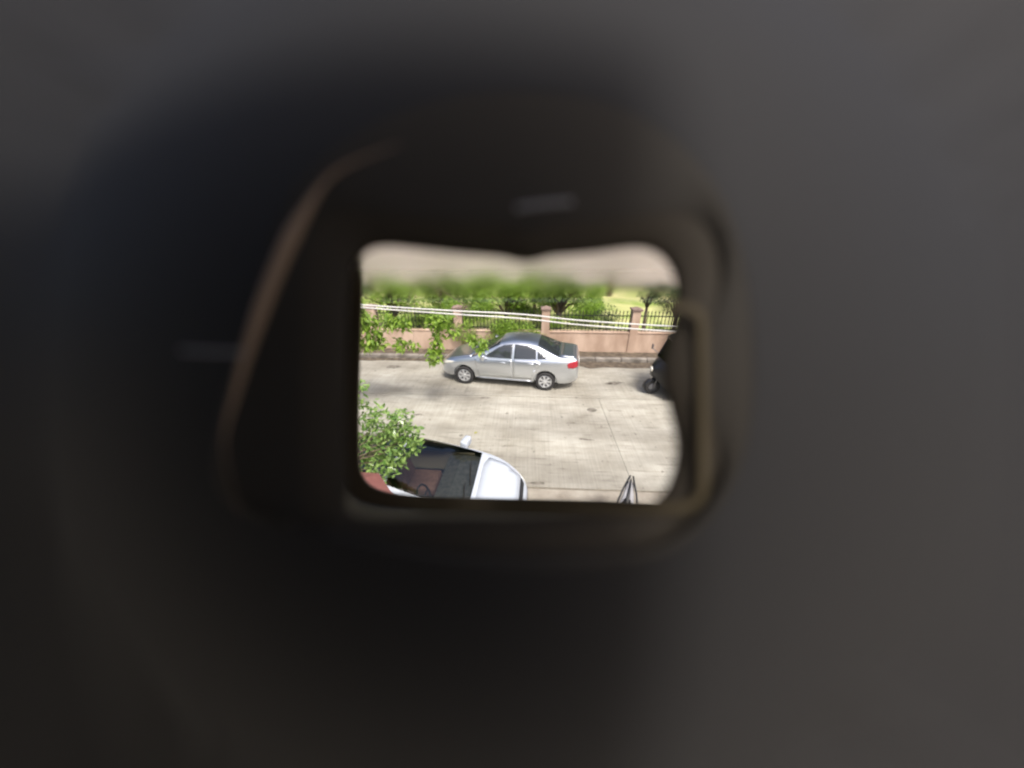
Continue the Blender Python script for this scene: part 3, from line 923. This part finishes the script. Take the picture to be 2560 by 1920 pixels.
# ------------------------------------------------------------------ auto rickshaw (front to local +x)
def make_rickshaw(loc, rz):
    t = empty('auto_rickshaw', loc, rz)
    tag(t, 'dark three-wheeled auto rickshaw at the right edge beyond the silver car', 'auto rickshaw')
    r = .23
    tyre = [(r * .55, -.045), (r * .65, -.055), (r * .9, -.055), (r, -.03), (r, .03), (r * .9, .055), (r * .65, .055), (r * .55, .045), (r * .55, -.045)]
    for wx, wy in ((0, 0), (-1.85, .50), (-1.85, -.50)):
        w = obj('wheel', *lathe(tyre, 28), M['rubber'], t, True, (wx, wy, r))
        obj('rim', *join(lathe([(.001, -.03), (r * .2, -.035), (r * .3, -.02), (r * .56, -.03), (r * .56, .03), (r * .3, .02), (r * .2, .035), (.001, .03)], 24)), M['fork'], w, True)
    arc = [R(a) for a in range(0, 176, 12)]
    rows = []
    for a in arc:
        cx, cz = math.cos(a), math.sin(a)
        rows.append([((r + .03) * cx, -.085, r + (r + .03) * cz), ((r + .055) * cx, -.05, r + (r + .055) * cz), ((r + .06) * cx, 0, r + (r + .06) * cz), ((r + .055) * cx, .05, r + (r + .055) * cz), ((r + .03) * cx, .085, r + (r + .03) * cz)])
    V = [p for rw in rows for p in rw]
    F = [(i * 5 + j, i * 5 + j + 1, (i + 1) * 5 + j + 1, (i + 1) * 5 + j) for i in range(len(rows) - 1) for j in range(4)]
    mg = obj('mudguard', V, F, M['auto_black'], t, True)
    mg.modifiers.new('thick', 'SOLIDIFY').thickness = .006
    for zz in (0, .05):
        obj('reflective_strip', *xf(box(0, 0, 0, .012, .10, .016), Matrix.Translation((.10, 0, r + r + .065 - zz * .1 + zz))), M['chrome'], mg)
    obj('fork', *join(tube([(0, .075, r), (-.10, .075, .62), (-.16, .03, .82)], .018, 8), tube([(0, -.075, r), (-.10, -.075, .62), (-.16, -.03, .82)], .018, 8), tube([(0, -.08, r), (0, .08, r)], .015, 8)), M['fork'], t, True)

    def sec(x, w, z0, z1, k=.7):
        return [(x, -w, z0), (x, w, z0), (x, w, z0 + (z1 - z0) * .7), (x, w * k, z1), (x, -w * k, z1), (x, -w, z0 + (z1 - z0) * .7)]
    obj('cowl', *loft([sec(.12, .10, .62, .92), sec(.0, .24, .55, 1.02), sec(-.16, .42, .42, 1.06, .9), sec(-.34, .58, .34, 1.02, .98)]), M['auto_black'], t, True)
    obj('headlight', *xf(lathe([(.001, .04), (.06, .03), (.08, 0), (.06, -.06)], 20), Matrix.Translation((.13, 0, .82)) @ Matrix.Rotation(-math.pi / 2, 4, 'Z')), M['lamp_clear'], t, True)
    for sy in (-1, 1):
        obj('windscreen_pillar', *tube([(-.20, sy * .50, 1.03), (-.46, sy * .52, 1.64)], .018, 8), M['auto_black'], t, True)
        arm = tube([(-.22, sy * .52, 1.10), (-.14, sy * .66, 1.16), (-.10, sy * .72, 1.20)], .009, 6)
        mr = obj('mirror', *join(arm, box(-.10, sy * .74, 1.24, .02, .10, .16, .008)), M['fork'], t)
    ws = obj('windscreen', *loft([[(-.20, -.49, 1.04), (-.20, .49, 1.04), (-.206, .49, 1.037), (-.206, -.49, 1.037)], [(-.455, -.50, 1.63), (-.455, .50, 1.63), (-.461, .50, 1.627), (-.461, -.50, 1.627)]]), M['screen'], t)
    k0, k1 = .42, .98
    qa = lambda k, y: (-.20 - .255 * k + .008, y, 1.04 + .59 * k + .004)
    obj('paper_sticker', [qa(k0, .30), qa(k0, .16), qa(k1, .10), qa(k1, .42)], [(0, 1, 2, 3)], M['paper'], ws)
    rr = []
    for x, w, z in ((-.40, .54, 1.63), (-.52, .60, 1.68), (-1.2, .64, 1.72), (-1.9, .62, 1.68), (-2.05, .58, 1.60)):
        rr.append([(x, -w, z - .05), (x, w, z - .05), (x, w, z), (x, w * .8, z + .05), (x, -w * .8, z + .05), (x, -w, z)])
    obj('canopy', *loft(rr), M['auto_black'], t, True)
    obj('rear_body', *loft([sec(-1.02, .62, .32, .80, .97), sec(-1.1, .64, .30, .92, .97), sec(-2.0, .64, .30, .98, .95), sec(-2.15, .60, .36, .92, .92)]), M['auto_black'], t, True)
    obj('floor_pan', *box(-.75, 0, .33, .9, 1.18, .05, .01), M['auto_black'], t)
    obj('driver_seat', *box(-.78, 0, .62, .34, .55, .14, .04), M['black'], t, True)
    obj('rear_hood', *loft([[(-1.95, -.6, .95), (-1.95, .6, .95), (-2.0, .6, .95), (-2.0, -.6, .95)], [(-2.0, -.6, 1.66), (-2.0, .6, 1.66), (-2.05, .6, 1.66), (-2.05, -.6, 1.66)]]), M['black'], t)
    obj('handlebar', *join(tube([(-.22, -.34, 1.00), (-.2, 0, .97), (-.22, .34, 1.00)], .013, 8)), M['fork'], t, True)
    for sy in (-1, 1):
        obj('door_bar', *tube([(-1.02, sy * .60, .75), (-1.05, sy * .61, 1.66)], .016, 8), M['auto_black'], t, True)
    return t


make_rickshaw((3.80, 8.72, 0), R(180 + 2))


# ------------------------------------------------------------------ motorcycle, its tail pointing at the road (tail to local +y)
def make_motorcycle(loc, rz):
    t = empty('motorcycle', loc, rz)
    tag(t, 'grey and black motorcycle tail poking up at the bottom edge', 'motorcycle')
    r = .30
    tyre = [(r * .74, -.05), (r * .80, -.06), (r * .93, -.055), (r, -.02), (r, .02), (r * .93, .055), (r * .80, .06), (r * .74, .05), (r * .74, -.05)]
    for wy in (-.30, -1.58):
        w = obj('wheel', *xf(lathe(tyre, 28), Matrix.Rotation(math.pi / 2, 4, 'Z')), M['rubber'], t, True, (0, wy, r))
        sp = [xf(lathe([(r * .70, -.03), (r * .75, -.03), (r * .75, .03), (r * .70, .03), (r * .70, -.03)], 28), Matrix.Rotation(math.pi / 2, 4, 'Z')), xf(lathe([(.001, -.05), (.05, -.05), (.05, .05), (.001, .05)], 16), Matrix.Rotation(math.pi / 2, 4, 'Z'))]
        for k in range(5):
            sp.append(xf(box(0, 0, r * .38, .03, .035, r * .66), Matrix.Rotation(2 * math.pi * k / 5, 4, 'X')))
        obj('rim', *join(*sp), M['fork'], w)
    # tail fairings: two pale wedges that meet at the tip
    for sy in (-1, 1):
        rg = []
        for y, x0, x1, z0, z1 in ((.26, .006, .020, .87, .90), (.12, .014, .052, .83, .91), (-.08, .020, .082, .79, .905), (-.32, .026, .110, .74, .885), (-.60, .03, .13, .70, .845)):
            rg.append([(sy * x0, y, z0), (sy * x1, y, z0 + .01), (sy * x1, y, z1 - .03), (sy * x0, y, z1)])
        obj('tail_fairing', *loft(rg), M['panel_grey'], t, True)
        obj('grab_rail', *tube([(sy * .022, .31, .93), (sy * .062, .12, .93), (sy * .10 + (.012 if sy > 0 else 0), -.08, .92), (sy * .128 + (.02 if sy > 0 else 0), -.30, .90), (sy * .14, -.5, .85)], .0135, 8), M['black'], t, True)
    obj('tail_unit', *loft([[(-.008, .27, .885), (.008, .27, .885), (.006, .27, .91), (-.006, .27, .91)], [(-.018, .05, .84), (.018, .05, .84), (.014, .05, .925), (-.014, .05, .925)], [(-.03, -.30, .80), (.03, -.30, .80), (.024, -.30, .91), (-.024, -.30, .91)]]), M['black'], t, True)
    obj('seat', *loft([[(-.05, -.20, .84), (.05, -.20, .84), (.04, -.20, .90), (-.04, -.20, .90)], [(-.12, -.42, .80), (.12, -.42, .80), (.10, -.42, .875), (-.10, -.42, .875)], [(-.13, -.72, .76), (.13, -.72, .76), (.11, -.72, .82), (-.11, -.72, .82)], [(-.09, -.98, .76), (.09, -.98, .76), (.07, -.98, .82), (-.07, -.98, .82)]]), M['black'], t, True)
    obj('fuel_tank', *loft([[(-.08, -.96, .74), (.08, -.96, .74), (.06, -.96, .86), (-.06, -.96, .86)], [(-.15, -1.12, .72), (.15, -1.12, .72), (.12, -1.12, .95), (-.12, -1.12, .95)], [(-.16, -1.32, .74), (.16, -1.32, .74), (.12, -1.32, .97), (-.12, -1.32, .97)], [(-.08, -1.46, .78), (.08, -1.46, .78), (.06, -1.46, .92), (-.06, -1.46, .92)]]), M['black'], t, True)
    obj('engine', *join(box(0, -1.05, .42, .26, .36, .26, .04), box(0, -1.15, .60, .18, .2, .2, .03)), M['fork'], t, True)
    obj('frame', *join(tube([(0, -1.46, .86), (0, -1.40, .36), (0, -.85, .32), (0, -.66, .70), (0, -1.44, .80)], .022, 8), tube([(.08, -.68, .70), (.06, -.1, .80)], .014, 6), tube([(-.08, -.68, .70), (-.06, -.1, .80)], .014, 6), tube([(.09, -.82, .34), (.09, -.30, .30)], .02, 8), tube([(-.09, -.82, .34), (-.09, -.30, .30)], .02, 8)), M['black'], t, True)
    for sy in (-1, 1):
        obj('front_fork', *tube([(sy * .09, -1.58, .30), (sy * .09, -1.46, .95)], .022, 8), M['fork'], t, True)
        obj('shock_absorber', *tube([(sy * .10, -.34, .34), (sy * .10, -.50, .70)], .025, 8), M['fork'], t, True)
        obj('mirror', *join(tube([(sy * .28, -1.36, 1.02), (sy * .34, -1.40, 1.18)], .006, 6), box(sy * .36, -1.40, 1.22, .12, .03, .07, .012)), M['black'], t, True)
    obj('handlebar', *tube([(-.36, -1.28, 1.02), (-.2, -1.40, 1.02), (0, -1.45, .98), (.2, -1.40, 1.02), (.36, -1.28, 1.02)], .013, 8), M['fork'], t, True)
    obj('headlight', *xf(lathe([(.001, .07), (.07, .06), (.085, .0), (.05, -.08), (.001, -.09)], 20), Matrix.Translation((0, -1.60, .90)) @ Matrix.Rotation(math.pi, 4, 'Z')), M['lamp_clear'], t, True)
    obj('exhaust', *tube([(.14, -1.05, .30), (.15, -.75, .27), (.16, -.10, .40)], [.02, .04, .045], 10), M['fork'], t, True)
    obj('rear_mudguard', *loft([[(-.06, .24, .84), (.06, .24, .84), (.06, .24, .86), (-.06, .24, .86)], [(-.07, .10, .60), (.07, .10, .60), (.07, .12, .62), (-.07, .12, .62)]]), M['black'], t)
    obj('side_stand', *tube([(-.10, -.95, .30), (-.22, -.88, .01)], .012, 6), M['black'], t)
    return t


make_motorcycle((1.66, 3.80, 0), R(-22))


# ------------------------------------------------------------------ overhead cables
def cable(label, pts, rad, m):
    o = obj('overhead_cable', *tube(catmull(pts, 10, False), rad, 8), m, None, True)
    tag(o, label, 'cable')


cable('upper pale overhead cable crossing in front of the garden', [(-22, 3.3, 5.6), (-8, 3.1, 4.3), (-1.58, 3, 3.94), (-.1, 3, 3.87), (1.4, 3, 3.77), (8, 3.1, 3.5), (22, 3.3, 3.9)], .0072, M['cable'])
cable('lower pale overhead cable crossing in front of the garden', [(-22, 3.3, 5.62), (-8, 3.1, 4.31), (-1.58, 3, 3.915), (-.1, 3, 3.83), (1.42, 3, 3.72), (8, 3.1, 3.4), (22, 3.3, 3.8)], .0072, M['cable'])


# ------------------------------------------------------------------ the camera whose viewfinder is looked through (millimetres, x right, y up, depth forward of the eye)
body = bpy.data.objects.new('film_camera', None)
C.objects.link(body)
body.location = (0, 0, EYE_HEIGHT)
body.rotation_euler = (R(63.1), 0, R(2.7))
body.empty_display_size = .02
tag(body, 'black camera body whose dark blurred viewfinder frames the street', 'camera')

VM = {}
VM['skin'] = mat('camera_back', (0.0165, 0.0160, 0.0160), 0.65, spec=.10)
VM['phone'] = mat('phone_back', (0.78, 0.78, 0.79), 0.4)  # pale so the unseen phone bounces light onto the camera back
VM['tunnel'] = mat('tunnel_paint', (0.09, 0.075, 0.056), 0.7, spec=.1)
VM['plate'] = mat('eyepiece_plate', (0.0315, 0.0262, 0.0195), 0.65, spec=.10)
VM['surround'] = mat('eyepiece_surround', (0.0245, 0.0215, 0.0175), 0.65, spec=.10)
VM['mask'] = mat('front_mask', (0.17, 0.14, 0.10), 0.7, spec=.05)
VM['ring'] = mat('highlight_brown', (0.22, 0.145, 0.09), 0.5)
VM['line'] = mat('frame_line_image', (0.052, 0.041, 0.023), 0.6, spec=.1)
VM['edge'] = mat('glint_and_button', (0.15, 0.147, 0.155), 0.5)  # pale grey for the painted glints and the shutter button

EYE = [(-0.13, 9.97), (-4.2, 9.12), (-7.35, 6.83), (-9.06, 2.1), (-10.24, -1.84), (-9.97, -4.07), (-6.3, -5.25), (-0.39, -6.17), (4.86, -5.91), (7.61, -3.15), (8.14, 1.44), (7.22, 6.3), (4.2, 9.25)]
PLATE = [(-7.4, 3.62), (-7.18, 5.22), (-6.67, 5.98), (-5.8, 6.25), (-4.35, 6.13), (-2.36, 5.91), (-0.54, 5.75), (0.36, 5.56), (0.91, 5.56), (1.81, 5.78), (3.62, 5.94), (5.26, 6.16), (6.16, 6.13), (6.89, 5.71), (7.36, 4.89), (7.47, 3.81), (7.25, 2.72), (6.96, 1.81), (6.78, 0.91), (6.81, -0.09), (7.1, -1.0), (7.32, -1.9), (7.47, -2.9), (7.29, -3.99), (6.85, -4.93), (5.8, -5.58), (2.17, -5.98), (-3.26, -6.09), (-7.18, -5.98), (-7.47, -4.35), (-7.54, -0.36)]
MASK = [(-19.84, 21.0), (-19.9, 13.65), (-20.11, 5.78), (-20.32, -2.1), (-20.32, -8.4), (-20.11, -11.55), (-19.16, -13.12), (-17.59, -14.07), (-14.7, -14.65), (-9.45, -15.01), (1.05, -15.28), (11.55, -15.54), (22.05, -15.86), (30.45, -14.7), (32.55, -7.35), (32.55, 8.4), (31.5, 18.9), (27.3, 23.1), (6.3, 24.15), (-14.7, 24.15)]
HIGHLIGHT_ARC = [(-0.47, 9.92), (-4.41, 9.45), (-6.93, 8.35), (-8.27, 6.54), (-9.29, 4.41), (-10.16, 2.05), (-10.87, -0.32), (-11.34, -2.52), (-10.71, -5.2), (-6.77, -6.93), (-0.47, -7.88), (5.04, -7.56), (8.66, -3.78), (9.13, 1.73), (7.88, 7.24), (4.25, 9.61)]
FRAME = [(6.34, 3.33), (7.4, 3.33), (7.9, 3.14), (8.18, 2.68), (8.21, 1.76), (8.25, -0.71), (8.25, -3.88), (8.2, -4.67), (7.76, -5.2), (6.7, -5.36), (2.11, -5.32), (-1.41, -5.32), (-3.35, -5.29), (-4.14, -5.11), (-4.55, -4.67)]
NA = 160


def polar(pts, cx, cy):
    """the closed outline resampled at NA even angles round (cx, cy)"""
    P = np.array(catmull(pts, 12))
    a = np.arctan2(P[:, 1] - cy, P[:, 0] - cx)
    rr = np.hypot(P[:, 0] - cx, P[:, 1] - cy)
    k = np.argsort(a)
    t = np.linspace(-math.pi, math.pi, NA, endpoint=False)
    ri = np.interp(t, a[k], rr[k], period=2 * math.pi)
    return np.stack([cx + ri * np.cos(t), cy + ri * np.sin(t)], 1)


def rrect(x0, x1, y0, y1, rad):
    """rounded rectangle at the same NA angles round its own centre shifted to (0, 0)"""
    out = []
    for t in np.linspace(-math.pi, math.pi, NA, endpoint=False):
        c, s = math.cos(t), math.sin(t)
        k = min((x1 / c if c > 0 else x0 / c) if abs(c) > 1e-9 else 1e9, (y1 / s if s > 0 else y0 / s) if abs(s) > 1e-9 else 1e9)
        out.append((c * k, s * k))
    return np.array(out)


def r3(c, d):
    d = d if hasattr(d, '__len__') else [d] * len(c)
    return [(p[0] * .001, p[1] * .001, -q * .001) for p, q in zip(c, d)]


def annuli(name, rings, m, smooth=True):
    V = [p for r in rings for p in r]
    F = []
    for i in range(len(rings) - 1):
        for j in range(NA):
            F.append((i * NA + j, i * NA + (j + 1) % NA, (i + 1) * NA + (j + 1) % NA, (i + 1) * NA + j))
    return obj(name, V, F, m, body, smooth)


eye = polar([(x * 1.25, y * 1.25) for x, y in EYE], -1, 1)
outl = rrect(-48, 92, -66, 30, 6)
front = polar(MASK, 1, 1)
plate = polar(PLATE, 0, .1)


def grow(c, k, e=(-1, 1)):
    return (c - np.array(e)) * k + np.array(e)


def bulge(c, base):
    """the back is domed: it falls away from the eye towards the outline"""
    return base + .011 * np.clip(np.hypot(c[:, 0], c[:, 1] - 1) - 6, 0, 99) ** 2


def back(c):
    return r3(c, np.minimum(bulge(c, 13.3), 20))


edge0 = grow(eye, 1.03)
fan = [edge0 + (outl - edge0) * k for k in (0, .02, .04, .07, .10, .14, .19, .25, .33, .45, .6, .8, 1.0)]
rings = [back(eye)] + [back(c) for c in fan]
rings += [r3(outl * 1.01, 21), r3(outl * 1.01, 39), r3(outl * .985, 41.5), r3(grow(front, 1.25, (1, 1)), 42.0), r3(grow(front, 1.12, (1, 1)), 42.0)]
shell = annuli('body_shell', rings, VM['skin'])
annuli('eyepiece_surround', [r3(grow(eye, 1.006), bulge(eye, 13.33)), r3(grow(eye, .96), 13.6), r3(grow(plate, 1.22, (0, .1)), 13.98)], VM['surround'])
annuli('eyepiece_plate', [r3(grow(plate, 1.23, (0, .1)), 14.0), r3(grow(plate, 1.15, (0, .1)), 14.1), r3(grow(plate, 1.04, (0, .1)), 14.4), r3(plate, 14.6), r3(grow(plate, 1.04, (0, .1)), 14.8), r3(grow(plate, 1.32, (0, .1)), 14.6)], VM['plate'])
annuli('viewfinder_tunnel', [r3(grow(plate, 1.31, (0, .1)), 14.8), r3(grow(front, 1.08, (1, 1)), 41.5)], VM['tunnel'])
annuli('front_mask', [r3(grow(front, 1.15, (1, 1)), 42.2), r3(front, 42.2), r3(front, 42.6), r3(grow(front, 1.15, (1, 1)), 42.6)], VM['mask'], False)


def vtube(name, pts, rad, d, m, closed=False, n=8, sub=6):
    P = catmull(pts, sub, closed)
    V, F = tube([(p[0] * .001, p[1] * .001, -d * .001) for p in P], np.broadcast_to(np.asarray(rad) * .001, (len(P),)), n, closed)
    return obj(name, V, F, m, body, True)


vtube('highlight_arc', HIGHLIGHT_ARC[1:9], np.interp(np.arange(43), [0, 8, 14, 22, 30, 36, 42], [.01, .08, .24, .22, .10, .02, .005]), 12.6, VM['ring'])  # reflected highlight painted as a brown arc, tapered to fade out
# projected frame-line light painted as a flat brown bracket, right of and below the clear view
P = catmull(FRAME, 6, False)
V, F = [], []
for i, p in enumerate(P):
    a = P[max(0, i - 1)]; b = P[min(len(P) - 1, i + 1)]
    t = (b - a) / np.linalg.norm(b - a); nn = np.array([-t[1], t[0]])
    for sd_, dd in ((.19, 13.75), (-.19, 13.75), (-.19, 13.8), (.19, 13.8)):
        q = p + nn * sd_
        V.append((q[0] * .001, q[1] * .001, -dd * .001))
for i in range(len(P) - 1):
    for j in range(4):
        F.append((i * 4 + j, i * 4 + (j + 1) % 4, (i + 1) * 4 + (j + 1) % 4, (i + 1) * 4 + j))
obj('frame_line', V, F, VM['line'], body)
vtube('upper_glint', [(.17, 7.26), (1.3, 7.4), (2.47, 7.51)], .10, 13.2, VM['edge'])  # glint above the opening, painted as a pale rod
vtube('left_glint', [(-12.4, 1.26), (-11.2, 1.2), (-10.1, 1.17)], .06, 12.0, VM['edge'])  # glint at the left, painted as a thinner pale rod

# upper glass strip added to imitate lens blur: rough towards the rim, clear below
gm = bpy.data.materials.new('lens_blur_glass')
gm.use_nodes = True
nt = gm.node_tree
gp_ = nt.nodes['Principled BSDF']
gp_.inputs['Transmission Weight'].default_value = 1.0
gp_.inputs['IOR'].default_value = 1.3
gp_.inputs['Base Color'].default_value = (1, .985, .975, 1)
tc = nt.nodes.new('ShaderNodeTexCoord')
sp_ = nt.nodes.new('ShaderNodeSeparateXYZ')
mr = nt.nodes.new('ShaderNodeMapRange')
mr.inputs['From Min'].default_value = .0100
mr.inputs['From Max'].default_value = .0150
mr.inputs['To Min'].default_value = .02
mr.inputs['To Max'].default_value = .36
nt.links.new(tc.outputs['Object'], sp_.inputs[0])
nt.links.new(sp_.outputs['Y'], mr.inputs['Value'])
nt.links.new(mr.outputs[0], gp_.inputs['Roughness'])
vs, fs = box(.0015, .0147, -.0386, .044, .0092, .00012)
obj('lens_blur_glass', vs, fs, gm, body)

# lens barrel and shutter release on the outside of the body
lb = lathe([(.001, -41), (25, -41), (25, -48), (22, -49), (22, -58), (19, -59), (17, -55), (.001, -53)], 40, 'z')
obj('lens_barrel', [((x + 32) * .001, (y - 48) * .001, z * .001) for x, y, z in lb[0]], lb[1], VM['skin'], body, True)
sb = lathe([(.001, 34), (5, 34), (6, 32.5), (6, 28), (.001, 28)], 24, 'z')
obj('shutter_button', [((x + 78) * .001, z * .001, (-y - 28) * .001) for x, y, z in sb[0]], sb[1], VM['edge'], body, True)

# the telephone behind the eyepiece, out of view: added and sized to shade the viewfinder
phone = bpy.data.objects.new('phone', None)
C.objects.link(phone)
phone.location = (0, 0, EYE_HEIGHT)
phone.rotation_euler = (R(63.1), 0, R(2.7))
tag(phone, 'unseen smartphone held up behind the viewfinder eyepiece, shading it', 'phone')
obj('back_cover', *box(-.0610, -.0125, .0055, .147, .079, .008, .003), VM['phone'], phone, True)
obj('screen', *box(-.0610, -.0125, .0097, .141, .073, .0006), M['tint'], phone)
obj('lens_surround', *lathe([(.0045, .0014), (.0070, .0010), (.0072, .0016)], 32, 'z'), M['black'], phone, True)
